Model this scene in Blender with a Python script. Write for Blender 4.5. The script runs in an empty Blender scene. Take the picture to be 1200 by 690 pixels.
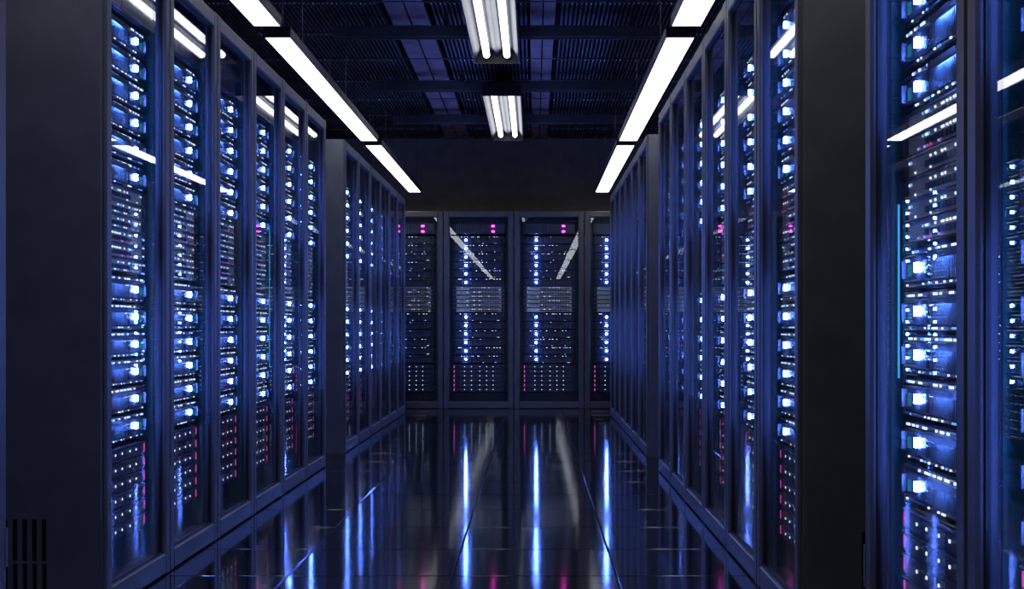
import bpy, bmesh, math, random
from mathutils import Matrix, Vector

scn = bpy.context.scene
COL = scn.collection
R = math.radians
rnd = random.Random(7)

# ------------------------------------------------------------------ camera, world, exposure
CAM_H = 0.92
cam_d = bpy.data.cameras.new('camera')
cam = bpy.data.objects.new('camera', cam_d)
COL.objects.link(cam)
cam.location = (0, 0, CAM_H)
cam.rotation_euler = (R(90), 0, 0)
cam_d.sensor_width = 36
cam_d.sensor_fit = 'HORIZONTAL'
cam_d.lens = 48
cam_d.shift_x = -26 / 1200
cam_d.shift_y = 37 / 1200
cam_d.clip_start = 0.05
scn.camera = cam

w = bpy.data.worlds.new('world')
scn.world = w
w.use_nodes = True
w.node_tree.nodes['Background'].inputs[0].default_value = (0.010, 0.016, 0.05, 1)
w.node_tree.nodes['Background'].inputs[1].default_value = 0.35

scn.view_settings.view_transform = 'Standard'
scn.view_settings.look = 'None'
scn.view_settings.exposure = 0.0
scn.view_settings.gamma = 1.0
scn.view_settings.use_curve_mapping = False
scn.cycles.max_bounces = 8
scn.cycles.diffuse_bounces = 4
scn.cycles.glossy_bounces = 5
scn.cycles.transparent_max_bounces = 24
scn.cycles.sample_clamp_indirect = 40.0
scn.cycles.use_light_tree = True

# emission strengths of everything in the room that gives off light
PANEL, TUBE = 5.5, 4.0
BLUE, BAR, DOT, PINK, CYAN = 290.0, 170.0, 2.6, 1.3, 0.4

# ------------------------------------------------------------------ materials
def mat_pbr(name, col, rough=0.5, metal=0.0, grain=0.0, grain_scale=300, spec=0.5, vary=0.15):
    m = bpy.data.materials.new(name)
    m.use_nodes = True
    nt = m.node_tree
    b = nt.nodes['Principled BSDF']
    b.inputs['Metallic'].default_value = metal
    b.inputs['Specular IOR Level'].default_value = spec
    tc = nt.nodes.new('ShaderNodeTexCoord')
    n = nt.nodes.new('ShaderNodeTexNoise')
    n.inputs['Scale'].default_value = 6
    n.inputs['Detail'].default_value = 4
    nt.links.new(tc.outputs['Object'], n.inputs['Vector'])
    r = nt.nodes.new('ShaderNodeValToRGB')
    r.color_ramp.elements[0].position = 0.3
    r.color_ramp.elements[1].position = 0.7
    r.color_ramp.elements[0].color = (*[c * (1 - vary) for c in col], 1)
    r.color_ramp.elements[1].color = (*[min(1, c * (1 + vary)) for c in col], 1)
    nt.links.new(n.outputs['Fac'], r.inputs['Fac'])
    nt.links.new(r.outputs['Color'], b.inputs['Base Color'])
    mr = nt.nodes.new('ShaderNodeMapRange')
    mr.inputs['To Min'].default_value = max(0, rough * 0.88)
    mr.inputs['To Max'].default_value = min(1, rough * 1.12)
    nt.links.new(n.outputs['Fac'], mr.inputs['Value'])
    nt.links.new(mr.outputs['Result'], b.inputs['Roughness'])
    if grain:
        n2 = nt.nodes.new('ShaderNodeTexNoise')
        n2.inputs['Scale'].default_value = grain_scale
        n2.inputs['Detail'].default_value = 1
        nt.links.new(tc.outputs['Object'], n2.inputs['Vector'])
        bp = nt.nodes.new('ShaderNodeBump')
        bp.inputs['Strength'].default_value = grain
        bp.inputs['Distance'].default_value = 0.002
        nt.links.new(n2.outputs['Fac'], bp.inputs['Height'])
        nt.links.new(bp.outputs['Normal'], b.inputs['Normal'])
    return m

def mat_emit(name, col, strength, sampled=True):
    m = bpy.data.materials.new(name)
    m.use_nodes = True
    nt = m.node_tree
    nt.nodes.clear()
    o = nt.nodes.new('ShaderNodeOutputMaterial')
    e = nt.nodes.new('ShaderNodeEmission')
    e.inputs['Color'].default_value = (*col, 1)
    e.inputs['Strength'].default_value = strength
    nt.links.new(e.outputs[0], o.inputs['Surface'])
    m.cycles.emission_sampling = 'FRONT' if sampled else 'NONE'
    return m

def mat_glass(name, tint):
    m = bpy.data.materials.new(name)
    m.use_nodes = True
    nt = m.node_tree
    nt.nodes.clear()
    o = nt.nodes.new('ShaderNodeOutputMaterial')
    t = nt.nodes.new('ShaderNodeBsdfTransparent')
    t.inputs['Color'].default_value = (*tint, 1)
    g = nt.nodes.new('ShaderNodeBsdfGlossy')
    g.inputs['Roughness'].default_value = 0.0
    lw = nt.nodes.new('ShaderNodeLayerWeight')
    lw.inputs['Blend'].default_value = 0.5
    pw = nt.nodes.new('ShaderNodeMath'); pw.operation = 'POWER'
    pw.inputs[1].default_value = 5
    nt.links.new(lw.outputs['Facing'], pw.inputs[0])
    mr = nt.nodes.new('ShaderNodeMapRange')
    mr.inputs['To Min'].default_value = 0.045
    mr.inputs['To Max'].default_value = 1.0
    nt.links.new(pw.outputs[0], mr.inputs['Value'])
    mx = nt.nodes.new('ShaderNodeMixShader')
    nt.links.new(mr.outputs['Result'], mx.inputs['Fac'])
    nt.links.new(t.outputs[0], mx.inputs[1])
    nt.links.new(g.outputs[0], mx.inputs[2])
    nt.links.new(mx.outputs[0], o.inputs['Surface'])
    return m

def mat_perforated(name, c0, c1, rough):
    m = mat_pbr(name, c0, rough)
    nt = m.node_tree
    b = nt.nodes['Principled BSDF']
    old = b.inputs['Base Color'].links[0].from_socket
    tc = nt.nodes.new('ShaderNodeTexCoord')
    v = nt.nodes.new('ShaderNodeTexVoronoi')
    v.inputs['Scale'].default_value = 130
    v.inputs['Randomness'].default_value = 0.0
    nt.links.new(tc.outputs['Object'], v.inputs['Vector'])
    lt = nt.nodes.new('ShaderNodeMath'); lt.operation = 'LESS_THAN'
    lt.inputs[1].default_value = 0.28
    nt.links.new(v.outputs['Distance'], lt.inputs[0])
    mx = nt.nodes.new('ShaderNodeMixRGB')
    nt.links.new(lt.outputs[0], mx.inputs['Fac'])
    nt.links.new(old, mx.inputs['Color1'])
    mx.inputs['Color2'].default_value = (*c1, 1)
    nt.links.new(mx.outputs[0], b.inputs['Base Color'])
    return m

M = {}
M['frame'] = mat_pbr('graphite_painted_steel', (0.078, 0.078, 0.084), 0.42, spec=0.35, grain=0.25, grain_scale=220)
M['panel'] = mat_pbr('dark_side_panel_steel', (0.12, 0.125, 0.15), 0.5, grain=0.12, grain_scale=180)
M['black'] = mat_pbr('black_steel', (0.010, 0.010, 0.014), 0.45)
M['void'] = mat_pbr('unlit_black', (0.003, 0.003, 0.004), 0.8)
M['teal'] = mat_pbr('blue_painted_steel', (0.016, 0.14, 0.12), 0.5)
M['server'] = mat_pbr('server_black_metal', (0.04, 0.042, 0.055), 0.38, metal=0.1)
M['server2'] = mat_pbr('server_bay_metal', (0.07, 0.072, 0.09), 0.35, metal=0.1)
M['rib'] = mat_pbr('grille_rib_metal', (0.15, 0.16, 0.18), 0.4)
M['grey'] = mat_perforated('perforated_grey_metal', (0.7, 0.6, 0.36), (0.03, 0.03, 0.035), 0.5)
M['steel'] = mat_pbr('bare_steel_edge', (0.16, 0.17, 0.20), 0.35, metal=0.7)
M['floor'] = mat_pbr('polished_dark_tile', (0.004, 0.004, 0.006), 0.40, spec=0.0, vary=0.2)
_fb = M['floor'].node_tree.nodes['Principled BSDF']      # polished wear layer over the duller tile
_fb.inputs['Coat Weight'].default_value = 1.0
_fb.inputs['Coat IOR'].default_value = 1.6
_fb.inputs['Coat Roughness'].default_value = 0.078
M['joint'] = mat_pbr('tile_joint', (0.004, 0.004, 0.005), 0.7)
M['wall'] = mat_pbr('dark_plaster', (0.40, 0.36, 0.28), 0.85, grain=0.2, grain_scale=60)
M['ceil'] = mat_pbr('black_soffit', (0.006, 0.006, 0.009), 0.8)
M['slat'] = mat_pbr('ceiling_slat_metal', (0.075, 0.07, 0.06), 0.45)
M['tab'] = mat_pbr('galvanised_clip', (0.9, 0.9, 0.92), 0.25, metal=0.9)
M['plate'] = mat_pbr('violet_blue_ceiling_plate', (0.34, 0.20, 0.19), 0.5, grain=0.4, grain_scale=120, vary=0.35)
M['beam'] = mat_pbr('dark_channel_steel', (0.13, 0.12, 0.09), 0.38)
M['housing'] = mat_pbr('lamp_housing_black', (0.016, 0.016, 0.020), 0.4)
M['alu'] = mat_pbr('satin_reflector', (0.013, 0.010, 0.022), 0.42)
M['glass'] = mat_glass('tinted_door_glass', (0.90, 0.93, 0.97))
M['panel_light'] = mat_emit('white_light_panel', (0.93, 0.96, 1.0), PANEL)
M['tube'] = mat_emit('fluorescent_tube', (0.92, 0.95, 1.0), TUBE)
M['blue'] = mat_emit('blue_status_light', (0.10, 0.21, 1.0), BLUE)
M['bar'] = mat_emit('pale_blue_light_bar', (0.09, 0.24, 1.0), BAR)
M['dot'] = mat_emit('white_indicator', (0.66, 0.80, 1.0), DOT, False)
M['dotblue'] = mat_emit('blue_indicator', (0.12, 0.32, 1.0), DOT, False)
M['pink'] = mat_emit('pink_indicator', (0.75, 0.09, 0.48), PINK, False)
M['pinkbig'] = mat_emit('pink_status_light', (0.85, 0.035, 0.50), PINK * 11)
M['cyan'] = mat_emit('cyan_indicator', (0.08, 0.55, 0.95), CYAN, False)

# ------------------------------------------------------------------ mesh helpers
class MB:
    """collects boxes and prisms into one mesh; material per face"""
    def __init__(s):
        s.v, s.f, s.m, s.mats = [], [], [], []
    def mi(s, k):
        if k not in s.mats: s.mats.append(k)
        return s.mats.index(k)
    def box(s, x0, x1, y0, y1, z0, z1, m, c=0.0):
        """box; c chamfers the four edges that run along the longest side"""
        if x0 > x1: x0, x1 = x1, x0
        i = s.mi(m)
        b = len(s.v)
        if c <= 0:
            s.v += [(x0,y0,z0),(x1,y0,z0),(x1,y1,z0),(x0,y1,z0),(x0,y0,z1),(x1,y0,z1),(x1,y1,z1),(x0,y1,z1)]
            for q in ((3,2,1,0),(4,5,6,7),(0,1,5,4),(1,2,6,5),(2,3,7,6),(3,0,4,7)):
                s.f.append(tuple(b + k for k in q)); s.m.append(i)
            return
        dx, dy, dz = x1-x0, y1-y0, z1-z0
        ax = max(range(3), key=lambda k: (dx,dy,dz)[k])
        lo, hi = [x0,y0,z0], [x1,y1,z1]
        u, v = [(1,2),(2,0),(0,1)][ax]
        ring = [(lo[u]+c,lo[v]),(hi[u]-c,lo[v]),(hi[u],lo[v]+c),(hi[u],hi[v]-c),(hi[u]-c,hi[v]),(lo[u]+c,hi[v]),(lo[u],hi[v]-c),(lo[u],lo[v]+c)]
        s.prism(ring, ax, lo[ax], hi[ax], m)
    def prism(s, ring, ax, a, bb, m):
        i = s.mi(m)
        u, v = [(1,2),(2,0),(0,1)][ax]
        b = len(s.v); n = len(ring)
        for t in (a, bb):
            for p, q in ring:
                c = [0,0,0]; c[ax] = t; c[u] = p; c[v] = q
                s.v.append(tuple(c))
        s.f.append(tuple(b + k for k in reversed(range(n)))); s.m.append(i)
        s.f.append(tuple(b + n + k for k in range(n))); s.m.append(i)
        for k in range(n):
            k2 = (k+1) % n
            s.f.append((b+k, b+k2, b+n+k2, b+n+k)); s.m.append(i)
    def cyl(s, cx, cy, r, z0, z1, m, n=8):
        s.prism([(cx+r*math.cos(2*math.pi*k/n), cy+r*math.sin(2*math.pi*k/n)) for k in range(n)], 2, z0, z1, m)
    def ball(s, cx, cy, cz, r, m, n=6):
        i = s.mi(m); b = len(s.v)
        s.v.append((cx, cy, cz-r))
        for ph in (-0.52, 0.52):
            for k in range(n):
                a = 2*math.pi*k/n
                s.v.append((cx+r*math.cos(ph)*math.cos(a), cy+r*math.cos(ph)*math.sin(a), cz+r*math.sin(ph)))
        s.v.append((cx, cy, cz+r))
        for k in range(n):
            k2 = (k+1) % n
            s.f += [(b, b+1+k2, b+1+k), (b+1+k, b+1+k2, b+1+n+k2, b+1+n+k), (b+1+n+k, b+1+n+k2, b+1+2*n)]
            s.m += [i, i, i]
    def tube_y(s, cx, cz, r, y0, y1, m, n=12):
        # axis y : u = z, v = x
        s.prism([(cz+r*math.cos(2*math.pi*k/n), cx+r*math.sin(2*math.pi*k/n)) for k in range(n)], 1, y0, y1, m)
    def mesh(s, name, mirror=False):
        me = bpy.data.meshes.new(name)
        v = [(-x,y,z) for x,y,z in s.v] if mirror else s.v
        f = [tuple(reversed(q)) for q in s.f] if mirror else s.f
        me.from_pydata(v, [], f)
        for k in s.mats: me.materials.append(M[k])
        me.polygons.foreach_set('material_index', s.m)
        me.update()
        return me

def ob(name, me, parent=None, loc=None, rz=0):
    o = bpy.data.objects.new(name, me)
    COL.objects.link(o)
    if parent: o.parent = parent
    if loc: o.location = loc
    if rz: o.rotation_euler = (0, 0, rz)
    return o

def tag(o, label=None, cat=None, group=None, kind=None):
    if label: o['label'] = label
    if cat: o['category'] = cat
    if group: o['group'] = group
    if kind: o['kind'] = kind
    return o

ORD = ['first','second','third','fourth','fifth','sixth','seventh','eighth']

# ------------------------------------------------------------------ room dimensions
XL, XR = -1.362, 0.789           # front planes of the two rack rows
PITCH, RH, RD = 0.765, 2.265, 1.0
YWALL, ZCEIL = 16.8, 3.22
BACK_Y = 15.2
WX0, WX1 = -3.6, 3.1
WY0 = -16.5

# ------------------------------------------------------------------ structure
b = MB(); b.box(WX0, WX1, WY0, YWALL, -0.12, -0.012, 'joint')
floor = tag(ob('floor', b.mesh('floor')), kind='structure')
T = 0.605
tile_meshes = []
tb = MB()
g, c = 0.0018, 0.0032
def tile_mesh():
    h = T/2 - g
    s = MB(); i = s.mi('floor')
    s.v = [(-h,-h,-0.012),(h,-h,-0.012),(h,h,-0.012),(-h,h,-0.012),
           (-h,-h,-c),(h,-h,-c),(h,h,-c),(-h,h,-c),
           (-h+c,-h+c,0),(h-c,-h+c,0),(h-c,h-c,0),(-h+c,h-c,0)]
    for k in range(4):
        k2 = (k+1) % 4
        s.f += [(k,k2,k2+4,k+4),(k+4,k2+4,k2+8,k+8)]; s.m += [i,i]
    s.f.append((8,9,10,11)); s.m.append(i)
    return s.mesh('floor_tile')
tm = tile_mesh()
x_edge, y_edge = -0.302, 6.24
for iy in range(-7, 16):
    for ix in range(-3, 4):
        cx, cy = x_edge + T*(ix+0.5), y_edge + T*(iy+0.5)
        if cx > 2.0: continue
        if cy > BACK_Y + 0.3: continue
        ob('floor_tile', tm, floor, (cx, cy, 0))

b = MB(); b.box(WX0, WX1, WY0, YWALL, 3.36, 3.45, 'ceil')
ceiling = tag(ob('ceiling', b.mesh('ceiling')), kind='structure')
b = MB(); b.box(WX0, WX1, YWALL, YWALL+0.12, -0.1, 3.45, 'wall')
tag(ob('wall_back', b.mesh('wall_back')), kind='structure')
b = MB(); b.box(WX0-0.12, WX0, WY0, YWALL, -0.1, 3.45, 'wall')
tag(ob('wall_left', b.mesh('wall_left')), kind='structure')
b = MB(); b.box(WX1, WX1+0.12, WY0, YWALL, -0.1, 3.45, 'wall')
tag(ob('wall_right', b.mesh('wall_right')), kind='structure')
b = MB(); b.box(WX0, WX1, WY0-0.12, WY0, -0.1, 3.45, 'wall')
tag(ob('wall_front', b.mesh('wall_front')), kind='structure')

# ceiling grid: cross rails, slats between them, blue plates
RY0, RSP, NR = 0.4, 1.03, 16
SP = 0.0335
plates = [(-1.075, -0.94), (-0.925, -0.79), (-0.03, 0.06), (0.07, 0.155)]
sl = MB(); tabs = MB()
for j in range(NR):
    y0 = RY0 + RSP*j
    ym = min(y0 + RSP, YWALL)
    r = MB(); r.box(WX0, WX1, y0-0.012, y0+0.012, ZCEIL-0.006, ZCEIL+0.05, 'slat')
    ob('cross_rail', r.mesh('cross_rail'), ceiling)
    x = WX0 + 0.02
    while x < WX1 - 0.02:
        if not any(a-0.03 < x < bb+0.03 for a, bb in plates):
            sl.box(x-0.007, x+0.007, y0+0.02, ym-0.02, ZCEIL, ZCEIL+0.035, 'slat')
            if x > -2.4 and x < 1.9:
                if j > 3: tabs.ball(x, y0+0.004, ZCEIL-0.013, 0.0095, 'tab')
        x += SP
    for a, bb in plates:
        p = MB(); p.box(a, bb, y0+0.025, ym-0.025, ZCEIL-0.004, ZCEIL+0.02, 'plate', 0.002)
        ob('ceiling_plate', p.mesh('ceiling_plate'), ceiling)
tag(ob('ceiling_slats', sl.mesh('ceiling_slats'), ceiling), kind='stuff')
tm2 = tabs.mesh('slat_clips')
for p in tm2.polygons: p.use_smooth = True
tag(ob('slat_clips', tm2, ceiling), kind='stuff')

# cross beams carrying the middle lamps
ZB = CAM_H + 2.15
def beam(x0, x1, y, lab):
    m = MB()
    hw, h, t = 0.055, 0.085, 0.012
    m.box(x0, x1, y-hw, y+hw, h-t, h, 'beam')
    m.box(x0, x1, y-hw, y-hw+t, 0, h-t, 'beam', 0.003)
    m.box(x0, x1, y+hw-t, y+hw, 0, h-t, 'beam', 0.003)
    m.box(x0, x1, y-hw+t, y+hw-t, 0.03, 0.04, 'beam')
    for xx in (x0+0.25, (x0+x1)/2-0.4, x1-0.25):
        m.box(xx-0.015, xx+0.015, y-0.015, y+0.015, h, ZCEIL-ZB+0.01, 'beam')
    o = ob('ceiling_beam', m.mesh('ceiling_beam'), None, (0, 0, ZB))
    return tag(o, lab, 'beam', 'steel channel beams under the slatted ceiling')
names = {8.15:'nearest', 10.2:'second nearest', 12.5:'third nearest', 14.5:'farthest'}
for y, nm in names.items():
    beam(-1.5, 0.98, y, f'{nm} dark steel cross beam carrying the middle twin-tube lamps')
    if nm != 'nearest':
        beam(WX0+0.05, -2.05, y, f'{nm} visible short dark beam above the tops of the left racks')
        beam(1.53, WX1-0.05, y, f'{nm} visible short dark beam above the tops of the right racks')

# ------------------------------------------------------------------ lamps
def panel_lamp(x0, x1, y0, y1, lab):
    cx, cy = (x0+x1)/2, (y0+y1)/2
    hx, hy = (x1-x0)/2, (y1-y0)/2
    z = CAM_H + 1.55
    root = bpy.data.objects.new('hanging_light_panel', None); COL.objects.link(root)
    root.location = (cx, cy, z)
    tag(root, lab, 'lamp', 'long light panels hanging over the rack fronts')
    m = MB()
    rim = 0.006
    m.box(-hx-rim, hx+rim, -hy-rim, hy+rim, 0.006, 0.055, 'housing', 0.004)
    m.box(-hx-rim, -hx, -hy-rim, hy+rim, -0.003, 0.006, 'housing')
    m.box(hx, hx+rim, -hy-rim, hy+rim, -0.003, 0.006, 'housing')
    m.box(-hx, hx, -hy-rim, -hy, -0.003, 0.006, 'housing')
    m.box(-hx, hx, hy, hy+rim, -0.003, 0.006, 'housing')
    ob('housing', m.mesh('lamp_housing'), root)
    d = MB(); d.box(-hx, hx, -hy, hy, 0.0, 0.005, 'panel_light')
    tag(ob('diffuser', d.mesh('lamp_diffuser'), root), 'glowing white diffuser')
    for yy in (-hy+0.45, -hy+2.25, hy-0.45):
        for xx in (-hx+0.01, hx-0.01):
            ww = MB(); ww.cyl(xx, yy, 0.003, 0.055, ZCEIL-z+0.01, 'steel', 6)
            ob('suspension_wire', ww.mesh('suspension_wire'), root)
    return root
PL, PP = 4.09, 4.37
for side, x0, x1 in (('left', -1.445, -1.312), ('right', 0.712, 0.858)):
    for k in range(-4, 3):
        y0 = 2.96 + PP*k if k else 2.96
        y0 = 2.96 + PP*k
        if k < -1 : nm = None
        lab = {2: f'farthest white light panel hanging over the {side} rack row',
               1: f'middle long white light panel hanging over the {side} rack row',
               0: f'nearest white light panel over the {side} racks, cut by the picture top'}.get(k)
        if k < 0:
            lab = f'{ORD[2-k]} white light panel from the back wall in the {side} line'
        panel_lamp(x0, x1, y0, y0+PL, lab)

def tube_lamp(y0, y1, lab):
    z = CAM_H + 2.04
    cx, hw = -0.288, 0.175
    L = y1 - y0
    root = bpy.data.objects.new('twin_tube_lamp', None); COL.objects.link(root)
    root.location = (cx, y0, z)
    tag(root, lab, 'lamp', 'twin-tube lamps along the middle of the ceiling')
    m = MB()
    m.box(-hw, hw, 0, L, 0.10, 0.11, 'housing')
    m.box(-hw, hw, 0, 0.012, 0, 0.10, 'housing'); m.box(-hw, hw, L-0.012, L, 0, 0.10, 'housing')
    m.box(-hw, -hw+0.008, 0.012, L-0.012, 0, 0.10, 'housing'); m.box(hw-0.008, hw, 0.012, L-0.012, 0, 0.10, 'housing')
    ob('housing', m.mesh('tube_lamp_housing'), root)
    r = MB()
    ring = []
    # folded reflector, section in x-z, open gull shape: centre ridge and sloped sides
    pts = [(-hw+0.008, 0.004), (-0.125, 0.085), (-0.035, 0.085), (0, 0.05), (0.035, 0.085), (0.125, 0.085), (hw-0.008, 0.004)]
    i = r.mi('alu')
    for yy in (0.012, L-0.012):
        for px, pz in pts: r.v.append((px, yy, pz))
        for px, pz in pts: r.v.append((px, yy, pz+0.006))
    n = len(pts)
    for k in range(n-1):
        r.f.append((k, k+1, 2*n+k+1, 2*n+k)); r.m.append(i)
        r.f.append((n+k+1, n+k, 3*n+k, 3*n+k+1)); r.m.append(i)
    e = MB()
    ob('reflector', r.mesh('tube_lamp_reflector'), root)
    for xx in (-0.078, 0.078):
        t = MB(); t.tube_y(xx, 0.045, 0.026, 0.13, L-0.13, 'tube', 14)
        tag(ob('fluorescent_tube', t.mesh('fluorescent_tube'), root), 'glowing white tube')
        for ya, yb in ((0.05, 0.13), (L-0.13, L-0.05)):
            s = MB(); s.box(xx-0.02, xx+0.02, ya, yb, 0.03, 0.088, 'steel', 0.004)
            ob('tube_socket', s.mesh('tube_socket'), root)
    return root
tube_lamp(12.1, 15.05, 'smaller-looking twin-tube ceiling lamp nearest the back wall')
tube_lamp(7.7, 10.63, 'large twin-tube ceiling lamp cut off by the picture top')
tube_lamp(3.3, 6.23, 'twin-tube ceiling lamp above the frame, mirrored in the glass doors')

# ------------------------------------------------------------------ server units (local: x right, y into the rack, z up, origin at front centre)
def dots(s, x0, x1, z, y, n, p, h, kinds, lo=0.005, hi=0.016, r=rnd):
    """a row of small indicator lights along x, random runs"""
    x = x0
    step = (x1 - x0) / n
    for k in range(n):
        if r.random() < p:
            wd = min(step*0.8, r.uniform(lo, hi))
            xx = x0 + step*k
            s.box(xx, xx+wd, y-0.003, y, z-h/2, z+h/2, r.choice(kinds))

SW = 0.282
def chassis_server():
    s = MB(); hh = 0.044
    ch = 0.013
    oct_ = [(-hh, -SW+ch), (-hh+ch, -SW), (hh-ch, -SW), (hh, -SW+ch), (hh, SW-ch), (hh-ch, SW), (-hh+ch, SW), (-hh, SW-ch)]
    s.prism([(z, x) for z, x in oct_], 1, 0.014, 0.05, 'server')
    s.box(-0.225, 0.225, 0.05, 0.45, -0.040, 0.040, 'black')
    s.box(-0.262, -0.070, 0.0, 0.014, -0.031, 0.027, 'server', 0.003)      # bay block
    s.box(-0.265, 0.265, 0.002, 0.014, 0.030, 0.040, 'server2', 0.002)     # upper lip
    s.box(-0.265, 0.265, 0.002, 0.014, -0.041, -0.034, 'server2', 0.002)   # lower lip
    s.box(0.252, 0.265, 0.0, 0.014, -0.031, 0.027, 'server', 0.003)
    for q in range(2):
        z = -0.026 + 0.026*q
        s.box(-0.112, -0.074, -0.003, 0.0, z, z+0.022, 'server2')
    s.box(-0.243, -0.237, -0.012, 0.0, -0.022, 0.018, 'steel')             # pull handle
    s.box(-0.035, 0.165, -0.012, -0.009, 0.013, 0.031, 'server')           # hood over the light bar
    s.box(-0.035, 0.165, -0.009, 0.002, 0.027, 0.031, 'server')
    return s
def grille_server():
    s = MB()
    for k in range(24):
        x = -0.060 + 0.0127*k
        s.box(x, x+0.0055, 0.0, 0.014, -0.030, 0.020, 'rib')
    return s
def led_server():
    s = MB(); s.box(-0.149, -0.132, -0.009, 0.0, -0.0105, 0.0105, 'blue'); return s
def bar_server():
    s = MB(); s.box(0.0, 0.10, -0.008, -0.003, 0.021, 0.026, 'bar'); return s
def button_server():
    s = MB(); s.box(-0.222, -0.198, -0.003, 0.0, -0.018, 0.008, 'cyan'); return s
def dots_server(bank, seed, sparse=False):
    r = random.Random(seed); s = MB()
    dots(s, -0.24, 0.24, 0.0355, 0.002, 30, 0.30 if sparse else 0.46, 0.0055, ['dot','dot','dot','dotblue'], 0.005, 0.016, r)
    dots(s, -0.24, 0.24, -0.0375, 0.002, 34, 0.08 if sparse else 0.26, 0.0045, ['dot','dot','dotblue'], 0.004, 0.010, r)
    if bank == 'lower' and not sparse:
        dots(s, -0.10, 0.0, 0.012, -0.003, 12, 0.55, 0.004, ['dot','dotblue'], 0.003, 0.006, r)
        dots(s, 0.01, 0.23, -0.010, 0.006, 22, 0.35, 0.004, ['dotblue','dot','cyan'], 0.003, 0.006, r)
    return s

def chassis_switch():
    s = MB()
    s.box(-SW, SW, 0.006, 0.03, -0.022, 0.022, 'grey')
    s.box(-0.225, 0.225, 0.03, 0.40, -0.020, 0.020, 'black')
    s.box(-SW, -0.245, 0.0, 0.006, -0.020, 0.020, 'server', 0.002)
    s.box(0.245, SW, 0.0, 0.006, -0.020, 0.020, 'server', 0.002)
    s.box(-0.245, 0.245, 0.002, 0.006, 0.017, 0.022, 'steel')
    for k in range(12):
        x = -0.10 + 0.027*k
        s.box(x, x+0.02, 0.001, 0.006, -0.014, 0.000, 'black')
    return s
def dots_switch(seed, sparse=False):
    r = random.Random(seed); s = MB()
    dots(s, -0.235, 0.235, 0.008, 0.006, 40, 0.16 if sparse else 0.36, 0.005, ['dot','dot','dotblue','dot'], 0.004, 0.009, r)
    dots(s, -0.235, 0.235, -0.017, 0.006, 40, 0.05 if sparse else 0.2, 0.004, ['dot','dotblue','dotblue','pink'], 0.004, 0.008, r)
    return s

def chassis_drive():
    s = MB()
    s.box(-SW, SW, 0.004, 0.03, -0.0245, 0.0245, 'server', 0.004)
    s.box(-0.225, 0.225, 0.03, 0.40, -0.022, 0.022, 'black')
    s.box(-SW, SW, 0.0, 0.004, 0.019, 0.0225, 'steel')
    for k in range(5):
        x = -0.205 + 0.088*k
        s.box(x, x+0.080, 0.0, 0.004, -0.020, 0.014, 'server2')
    return s
def dots_drive(seed):
    s = MB()
    for x in (-0.155, -0.08, 0.01, 0.085, 0.155):
        s.box(x-0.0035, x+0.0035, -0.002, 0.0, -0.002, 0.005, 'dot')
    return s
def pink_drive():
    s = MB(); s.box(-0.272, -0.264, 0.0015, 0.004, -0.014, 0.014, 'pink'); return s

def chassis_fan():
    s = MB()
    s.box(-SW, SW, 0.010, 0.04, -0.065, 0.065, 'server', 0.006)
    s.box(-0.225, 0.225, 0.04, 0.40, -0.06, 0.06, 'black')
    s.box(-SW, SW, 0.0, 0.010, 0.052, 0.062, 'server2', 0.002)
    s.box(-SW, SW, 0.0, 0.010, -0.062, -0.054, 'server2', 0.002)
    s.box(0.02, SW, 0.003, 0.010, -0.050, 0.046, 'server2', 0.002)
    return s
def fins_fan():
    s = MB()
    for k in range(13):
        x = -0.245 + 0.020*k
        s.box(x, x+0.008, -0.002, 0.010, -0.052, 0.050, 'steel')
    return s
def pink_fan():
    s = MB()
    s.box(0.140, 0.172, -0.006, 0.003, -0.009, 0.009, 'pinkbig')
    return s
def cyan_fan():
    s = MB(); s.box(0.20, 0.222, -0.004, 0.003, -0.02, 0.005, 'cyan'); return s

UM = {}
for mir in (False, True):
    d = {}
    d['server'] = chassis_server().mesh('rack_server', mir)
    d['grille'] = grille_server().mesh('server_grille', mir)
    d['led'] = led_server().mesh('server_status_light', mir)
    d['bar'] = bar_server().mesh('server_light_bar', mir)
    d['button'] = button_server().mesh('server_button', mir)
    for bank in ('upper', 'lower'):
        d['dots_'+bank] = [dots_server(bank, 11*k+len(bank)+ (1 if bank=='upper' else 0)).mesh('server_dots', mir) for k in range(6)]
    for bank in ('upper', 'lower'):
        d['sparse_'+bank] = [dots_server(bank, 200+7*k+len(bank), True).mesh('server_dots', mir) for k in range(6)]
    d['switch_sparse'] = [dots_switch(90+k, True).mesh('switch_dots', mir) for k in range(5)]
    d['switch'] = chassis_switch().mesh('network_switch', mir)
    d['switch_dots'] = [dots_switch(50+k).mesh('switch_dots', mir) for k in range(5)]
    d['drive'] = chassis_drive().mesh('drive_tray', mir)
    d['drive_dots'] = dots_drive(1).mesh('drive_dots', mir)
    d['drive_pink'] = pink_drive().mesh('drive_pink', mir)
    d['fan'] = chassis_fan().mesh('fan_unit', mir)
    d['fins'] = fins_fan().mesh('fan_fins', mir)
    d['fan_pink'] = pink_fan().mesh('fan_pink', mir)
    d['fan_cyan'] = cyan_fan().mesh('fan_cyan', mir)
    UM[mir] = d

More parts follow.
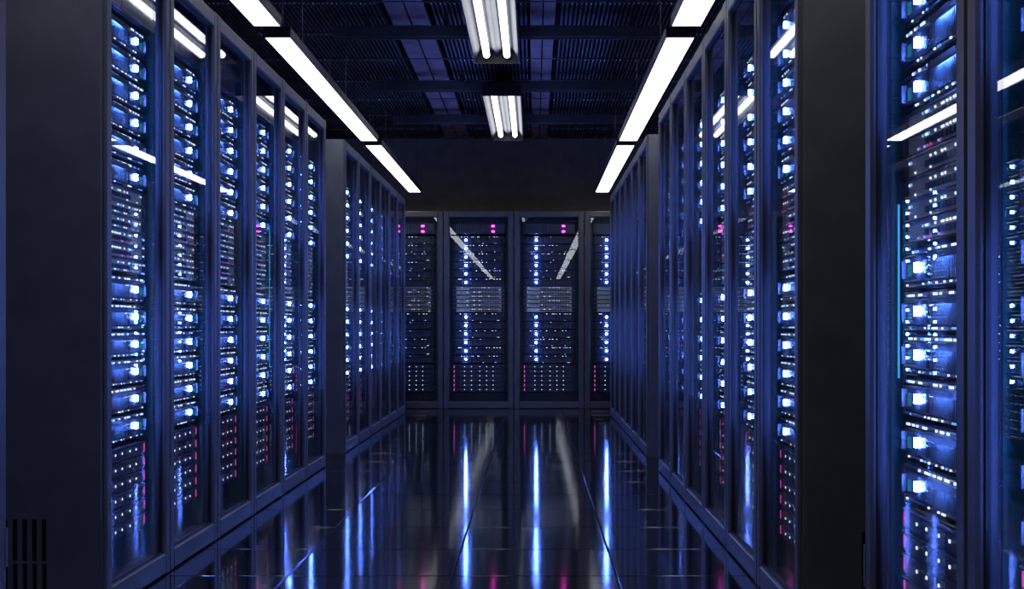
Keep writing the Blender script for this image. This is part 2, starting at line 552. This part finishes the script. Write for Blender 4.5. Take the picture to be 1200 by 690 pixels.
# ------------------------------------------------------------------ rack cabinet meshes (origin: front centre at the floor)
W2 = PITCH/2
def body_mesh():
    s = MB()
    x = W2 - 0.003
    s.box(-x, x, 0.05, RD, RH-0.045, RH, 'frame', 0.006)       # top
    s.box(-x, x, 0.05, RD, 0.0, 0.07, 'frame')                 # base
    s.box(-x, x, RD-0.02, RD, 0.07, RH-0.045, 'black')         # back
    for sx in (-1, 1):                                         # four corner posts
        for ya in (0.05, RD-0.07):
            s.box(sx*x, sx*(x-0.03), ya, ya+0.05, 0.07, RH-0.045, 'frame', 0.004)
    s.box(-x+0.03, x-0.03, 0.08, 0.10, 2.14, RH-0.045, 'black')
    s.box(-x+0.03, x-0.03, 0.10, 0.12, 0.07, 0.185, 'black')   # blank plate under the lowest unit
    return s.mesh('rack_body')
def plain_side():
    s = MB(); s.box(0, 0.016, 0.10, RD-0.07, 0.07, RH-0.045, 'panel'); return s.mesh('rack_side')
def vented_side():
    """outer end panel with two fields of vertical slots near the floor; x: 0 outer face .. 0.02 inner"""
    s = MB()
    y0, y1 = 0.012, RD
    s.box(0, 0.020, y0, y1, 0.305, RH, 'panel', 0.006)
    s.box(0, 0.020, y0, y1, 0.0, 0.035, 'panel')
    a = 0.190
    n, pitch, wd = 20, 0.031, 0.017
    yy = a
    s.box(0, 0.020, y0, a, 0.035, 0.305, 'panel')
    for k in range(n):
        ys = a + pitch*k
        s.box(0, 0.020, ys+wd, ys+pitch, 0.035, 0.305, 'panel')
        s.box(0.002, 0.020, ys, ys+wd, 0.163, 0.171, 'panel')
        s.box(0.006, 0.009, ys, ys+wd, 0.171, 0.305, 'black')
    s.box(0, 0.020, a+pitch*n, y1, 0.035, 0.305, 'panel')
    s.box(0.020, 0.024, a, a+pitch*n, 0.035, 0.305, 'void')
    return s
vs = vented_side()
def duct_mesh(sx):
    s = MB()
    s.box(sx*0.288, sx*0.345, 0.13, 0.14, 0.07, 2.14, 'teal')
    s.box(sx*0.345, sx*0.352, 0.055, 0.14, 0.07, 2.14, 'teal')
    s.box(sx*0.284, sx*0.288, 0.10, 0.14, 0.07, 2.14, 'black')
    return s.mesh('cable_duct')
ST = 0.058
def door_mesh():
    s = MB(); x = W2 - 0.0035
    s.box(-x, -x+ST, 0.0, 0.045, 0.004, RH-0.004, 'frame', 0.007)
    s.box(x-ST, x, 0.0, 0.045, 0.004, RH-0.004, 'frame', 0.007)
    s.box(-x+ST, x-ST, 0.0, 0.045, RH-0.068, RH-0.004, 'frame', 0.005)
    s.box(-x+ST, x-ST, 0.0, 0.045, 0.004, 0.080, 'frame', 0.005)
    # thin rubber seal round the glass
    a, t = x-ST, 0.008
    s.box(-a, -a+t, 0.014, 0.020, 0.080, RH-0.068, 'black'); s.box(a-t, a, 0.014, 0.020, 0.080, RH-0.068, 'black')
    s.box(-a+t, a-t, 0.014, 0.020, RH-0.076, RH-0.068, 'black'); s.box(-a+t, a-t, 0.014, 0.020, 0.080, 0.088, 'black')
    return s.mesh('glass_door')
def glass_mesh():
    s = MB(); a = W2 - 0.0035 - ST
    s.box(-a, a, 0.020, 0.026, 0.080, RH-0.068, 'glass')
    return s.mesh('glass_pane')
def hinge_mesh(sx, z):
    s = MB(); s.box(sx*(W2-0.005), sx*(W2-0.016), -0.004, 0.004, z, z+0.10, 'panel', 0.002); return s.mesh('hinge')
RM = dict(body=body_mesh(), side=plain_side(), door=door_mesh(), glass=glass_mesh(),
          hinge={(s, z): hinge_mesh(s, z) for s in (-1, 1) for z in (0.30, 1.86)},
          duct={s: duct_mesh(s) for s in (-1, 1)})
vend = {1: vs.mesh('vented_end_panel', True), -1: vs.mesh('vented_end_panel', False)}
M['cyanstrip'] = mat_emit('cyan_light_line', (0.06, 0.42, 0.9), 1.6)
def strip_mesh(x, z0, z1):
    s = MB(); s.box(x-0.002, x+0.002, 0.050, 0.054, z0, z1, 'cyanstrip'); return s.mesh('light_line')
RM['strip'] = {True: strip_mesh(0.27, 0.70, 1.46), False: strip_mesh(-0.27, 0.80, 1.20)}

YF = 0.062   # front of the units behind the door plane
SPILL = []   # (matrix, mirrored) of the servers past the three-hundredth

def make_rack(loc, rz, mir, where, near_side=0, far_side=0, strip=False, servers=True, single=True, scale=(1,1,1), row='', blab=None, sparse=False):
    root = bpy.data.objects.new('server_rack', None); COL.objects.link(root)
    root.location = loc; root.rotation_euler = (0, 0, rz); root.scale = scale
    tag(root, blab or f'tall graphite glass-door server rack, {where}', 'rack', f'glass-door racks in the {row}')
    ob('body', RM['body'], root)
    for sx in (-1, 1):
        if sx in (near_side, far_side):
            o = ob('end_panel', vend[sx], root, (sx*(W2-0.003)+ sx*0.003, 0, 0))
            tag(o, 'dark end panel with vertical vent slots near the floor')
        else:
            ob('side_panel', RM['side'], root, (sx*(W2-0.003) - (0.016 if sx > 0 else 0), 0, 0))
        tag(ob('cable_duct', RM['duct'][sx], root), 'blue painted duct beside the servers')
    door = ob('door', RM['door'], root)
    ob('glass_pane', RM['glass'], door)
    h = 1 if not mir else -1
    for z in (0.30, 1.86): ob('hinge', RM['hinge'][(-h, z)], door)
    if strip:
        tag(ob('light_line', RM['strip'][mir], root), 'thin upright cyan light line')
    if not servers: return root
    mw = Matrix.LocRotScale(Vector(loc), Matrix.Rotation(rz, 3, 'Z').to_quaternion(), Vector(scale))
    D = UM[mir]
    def place(name, me, z):
        o = bpy.data.objects.new(name, me); COL.objects.link(o)
        o.matrix_world = mw @ Matrix.Translation((0, YF, z))
        return o
    o = place('fan_unit', D['fan'], 2.068)
    tag(o, f'finned fan unit with two pink lights topping {where}', 'fan unit', 'fan units at the rack tops')
    ob('fins', D['fins'], o); 
    for dz in (-0.034, 0.028): ob('status_light', D['fan_pink'], o, (0, 0, dz))['label'] = 'pink light'
    if not sparse: tag(ob('power_button', D['fan_cyan'], o), 'small cyan light')
    for bank, z0 in (('upper', 1.935), ('lower', 1.05)):
        for k in range(6):
            z = z0 - 0.097*k
            q = rnd.randrange(6)
            if not single:
                SPILL.append((mw @ Matrix.Translation((0, YF, z)), mir, bank, q)); continue
            o = place('rack_server', D['server'], z)
            tag(o, f'blue-lit server, {ORD[k]} of {bank} six, {where}', 'server', 'blue-lit servers in the racks')
            ob('grille', D['grille'], o)
            tag(ob('status_light', D['led'], o), 'square bright blue light')
            if not sparse: tag(ob('light_bar', D['bar'], o), 'thin blue light bar above the grille')
            if not sparse: ob('power_button', D['button'], o)
            tag(ob('indicator_lights', D[('sparse_' if sparse else 'dots_')+bank][q], o), kind='stuff')
    for k in range(6):
        o = place('network_switch', D['switch'], 1.380 - 0.0495*k)
        tag(o, f'grey perforated switch, {ORD[k]} from top, {where}', 'switch', 'grey perforated switches in the racks')
        tag(ob('indicator_lights', D['switch_sparse' if sparse else 'switch_dots'][rnd.randrange(5)], o), kind='stuff')
    for k in range(6):
        o = place('drive_tray', D['drive'], 0.478 - 0.0525*k)
        tag(o, f'drive tray with pink edge light, {ORD[k]} from top, {where}', 'drive tray', 'dotted drive trays at the rack bottoms')
        ob('edge_light', D['drive_pink'], o)['label'] = 'upright pink light'
        tag(ob('indicator_lights', D['drive_dots'], o), kind='stuff')
    return root

# rack rows.  left rows face +x (mirrored units), right rows face -x, back row faces the aisle end
HALF = R(90)
LY1, RY1 = 4.345, 4.08
GAP2 = 5.50
for k in range(6):
    make_rack((XL, LY1+PITCH*(k+0.5), 0), HALF, True, f'{ORD[k]} rack of the left front row',
              near_side=-1 if k == 0 else 0, far_side=1 if k == 5 else 0, strip=(k == 3), row='left front row')
    make_rack((XR, RY1+PITCH*(k+0.5), 0), -HALF, False, f'{ORD[k]} rack of the right front row',
              near_side=1 if k == 0 else 0, far_side=-1 if k == 5 else 0, row='right front row')
for k in range(6):
    make_rack((XL, LY1+GAP2+PITCH*(k+0.5), 0), HALF, True, f'{ORD[k]} rack of the left rear row',
              near_side=-1 if k == 0 else 0, far_side=1 if k == 5 else 0, single=k < 3, row='left rear row')
    make_rack((XR, RY1+GAP2+PITCH*(k+0.5), 0), -HALF, False, f'{ORD[k]} rack of the right rear row',
              near_side=1 if k == 0 else 0, far_side=-1 if k == 5 else 0, single=k < 3, row='right rear row')
for k in range(2):
    make_rack((XR, 3.262-PITCH*(k+0.5), 0), -HALF, False,
              ('far rack' if k == 0 else 'near rack') + ' of the closest right pair', far_side=-1 if k == 0 else 0, strip=(k == 0), row='closest right pair')
make_rack((XL, 3.53-PITCH*0.5, 0), HALF, True, 'closest left row', far_side=1, servers=False, row='closest left row',
          blab='graphite rack corner post at the picture edge left of the vented panel')
BP = 0.786
for k in range(4):
    make_rack((-1.012+BP*(k-0.5), BACK_Y, 0), 0, False, f'{ORD[k]} rack of the back wall',
              near_side=-1 if k == 0 else 0, far_side=1 if k == 3 else 0, scale=(BP/PITCH, 1, 0.972), row='back wall row', sparse=True)

# the servers past three hundred: one object
def merge(items):
    bm = bmesh.new(); mats = []
    for mw, mir, bank, q in items:
        D = UM[mir]
        for me in (D['server'], D['grille'], D['led'], D['bar'], D['button'], D['dots_'+bank][q]):
            n0 = len(bm.faces); v0 = len(bm.verts)
            bm.from_mesh(me)
            bm.verts.ensure_lookup_table(); bm.faces.ensure_lookup_table()
            for v in bm.verts[v0:]: v.co = mw @ v.co
            remap = []
            for mt in me.materials:
                if mt not in mats: mats.append(mt)
                remap.append(mats.index(mt))
            for f in bm.faces[n0:]: f.material_index = remap[f.material_index]
    me = bpy.data.meshes.new('distant_servers'); bm.to_mesh(me); bm.free()
    for mt in mats: me.materials.append(mt)
    return me
tag(ob('distant_servers', merge(SPILL)), 'blue-lit servers filling the last three racks of both rear rows', 'servers', kind='stuff')
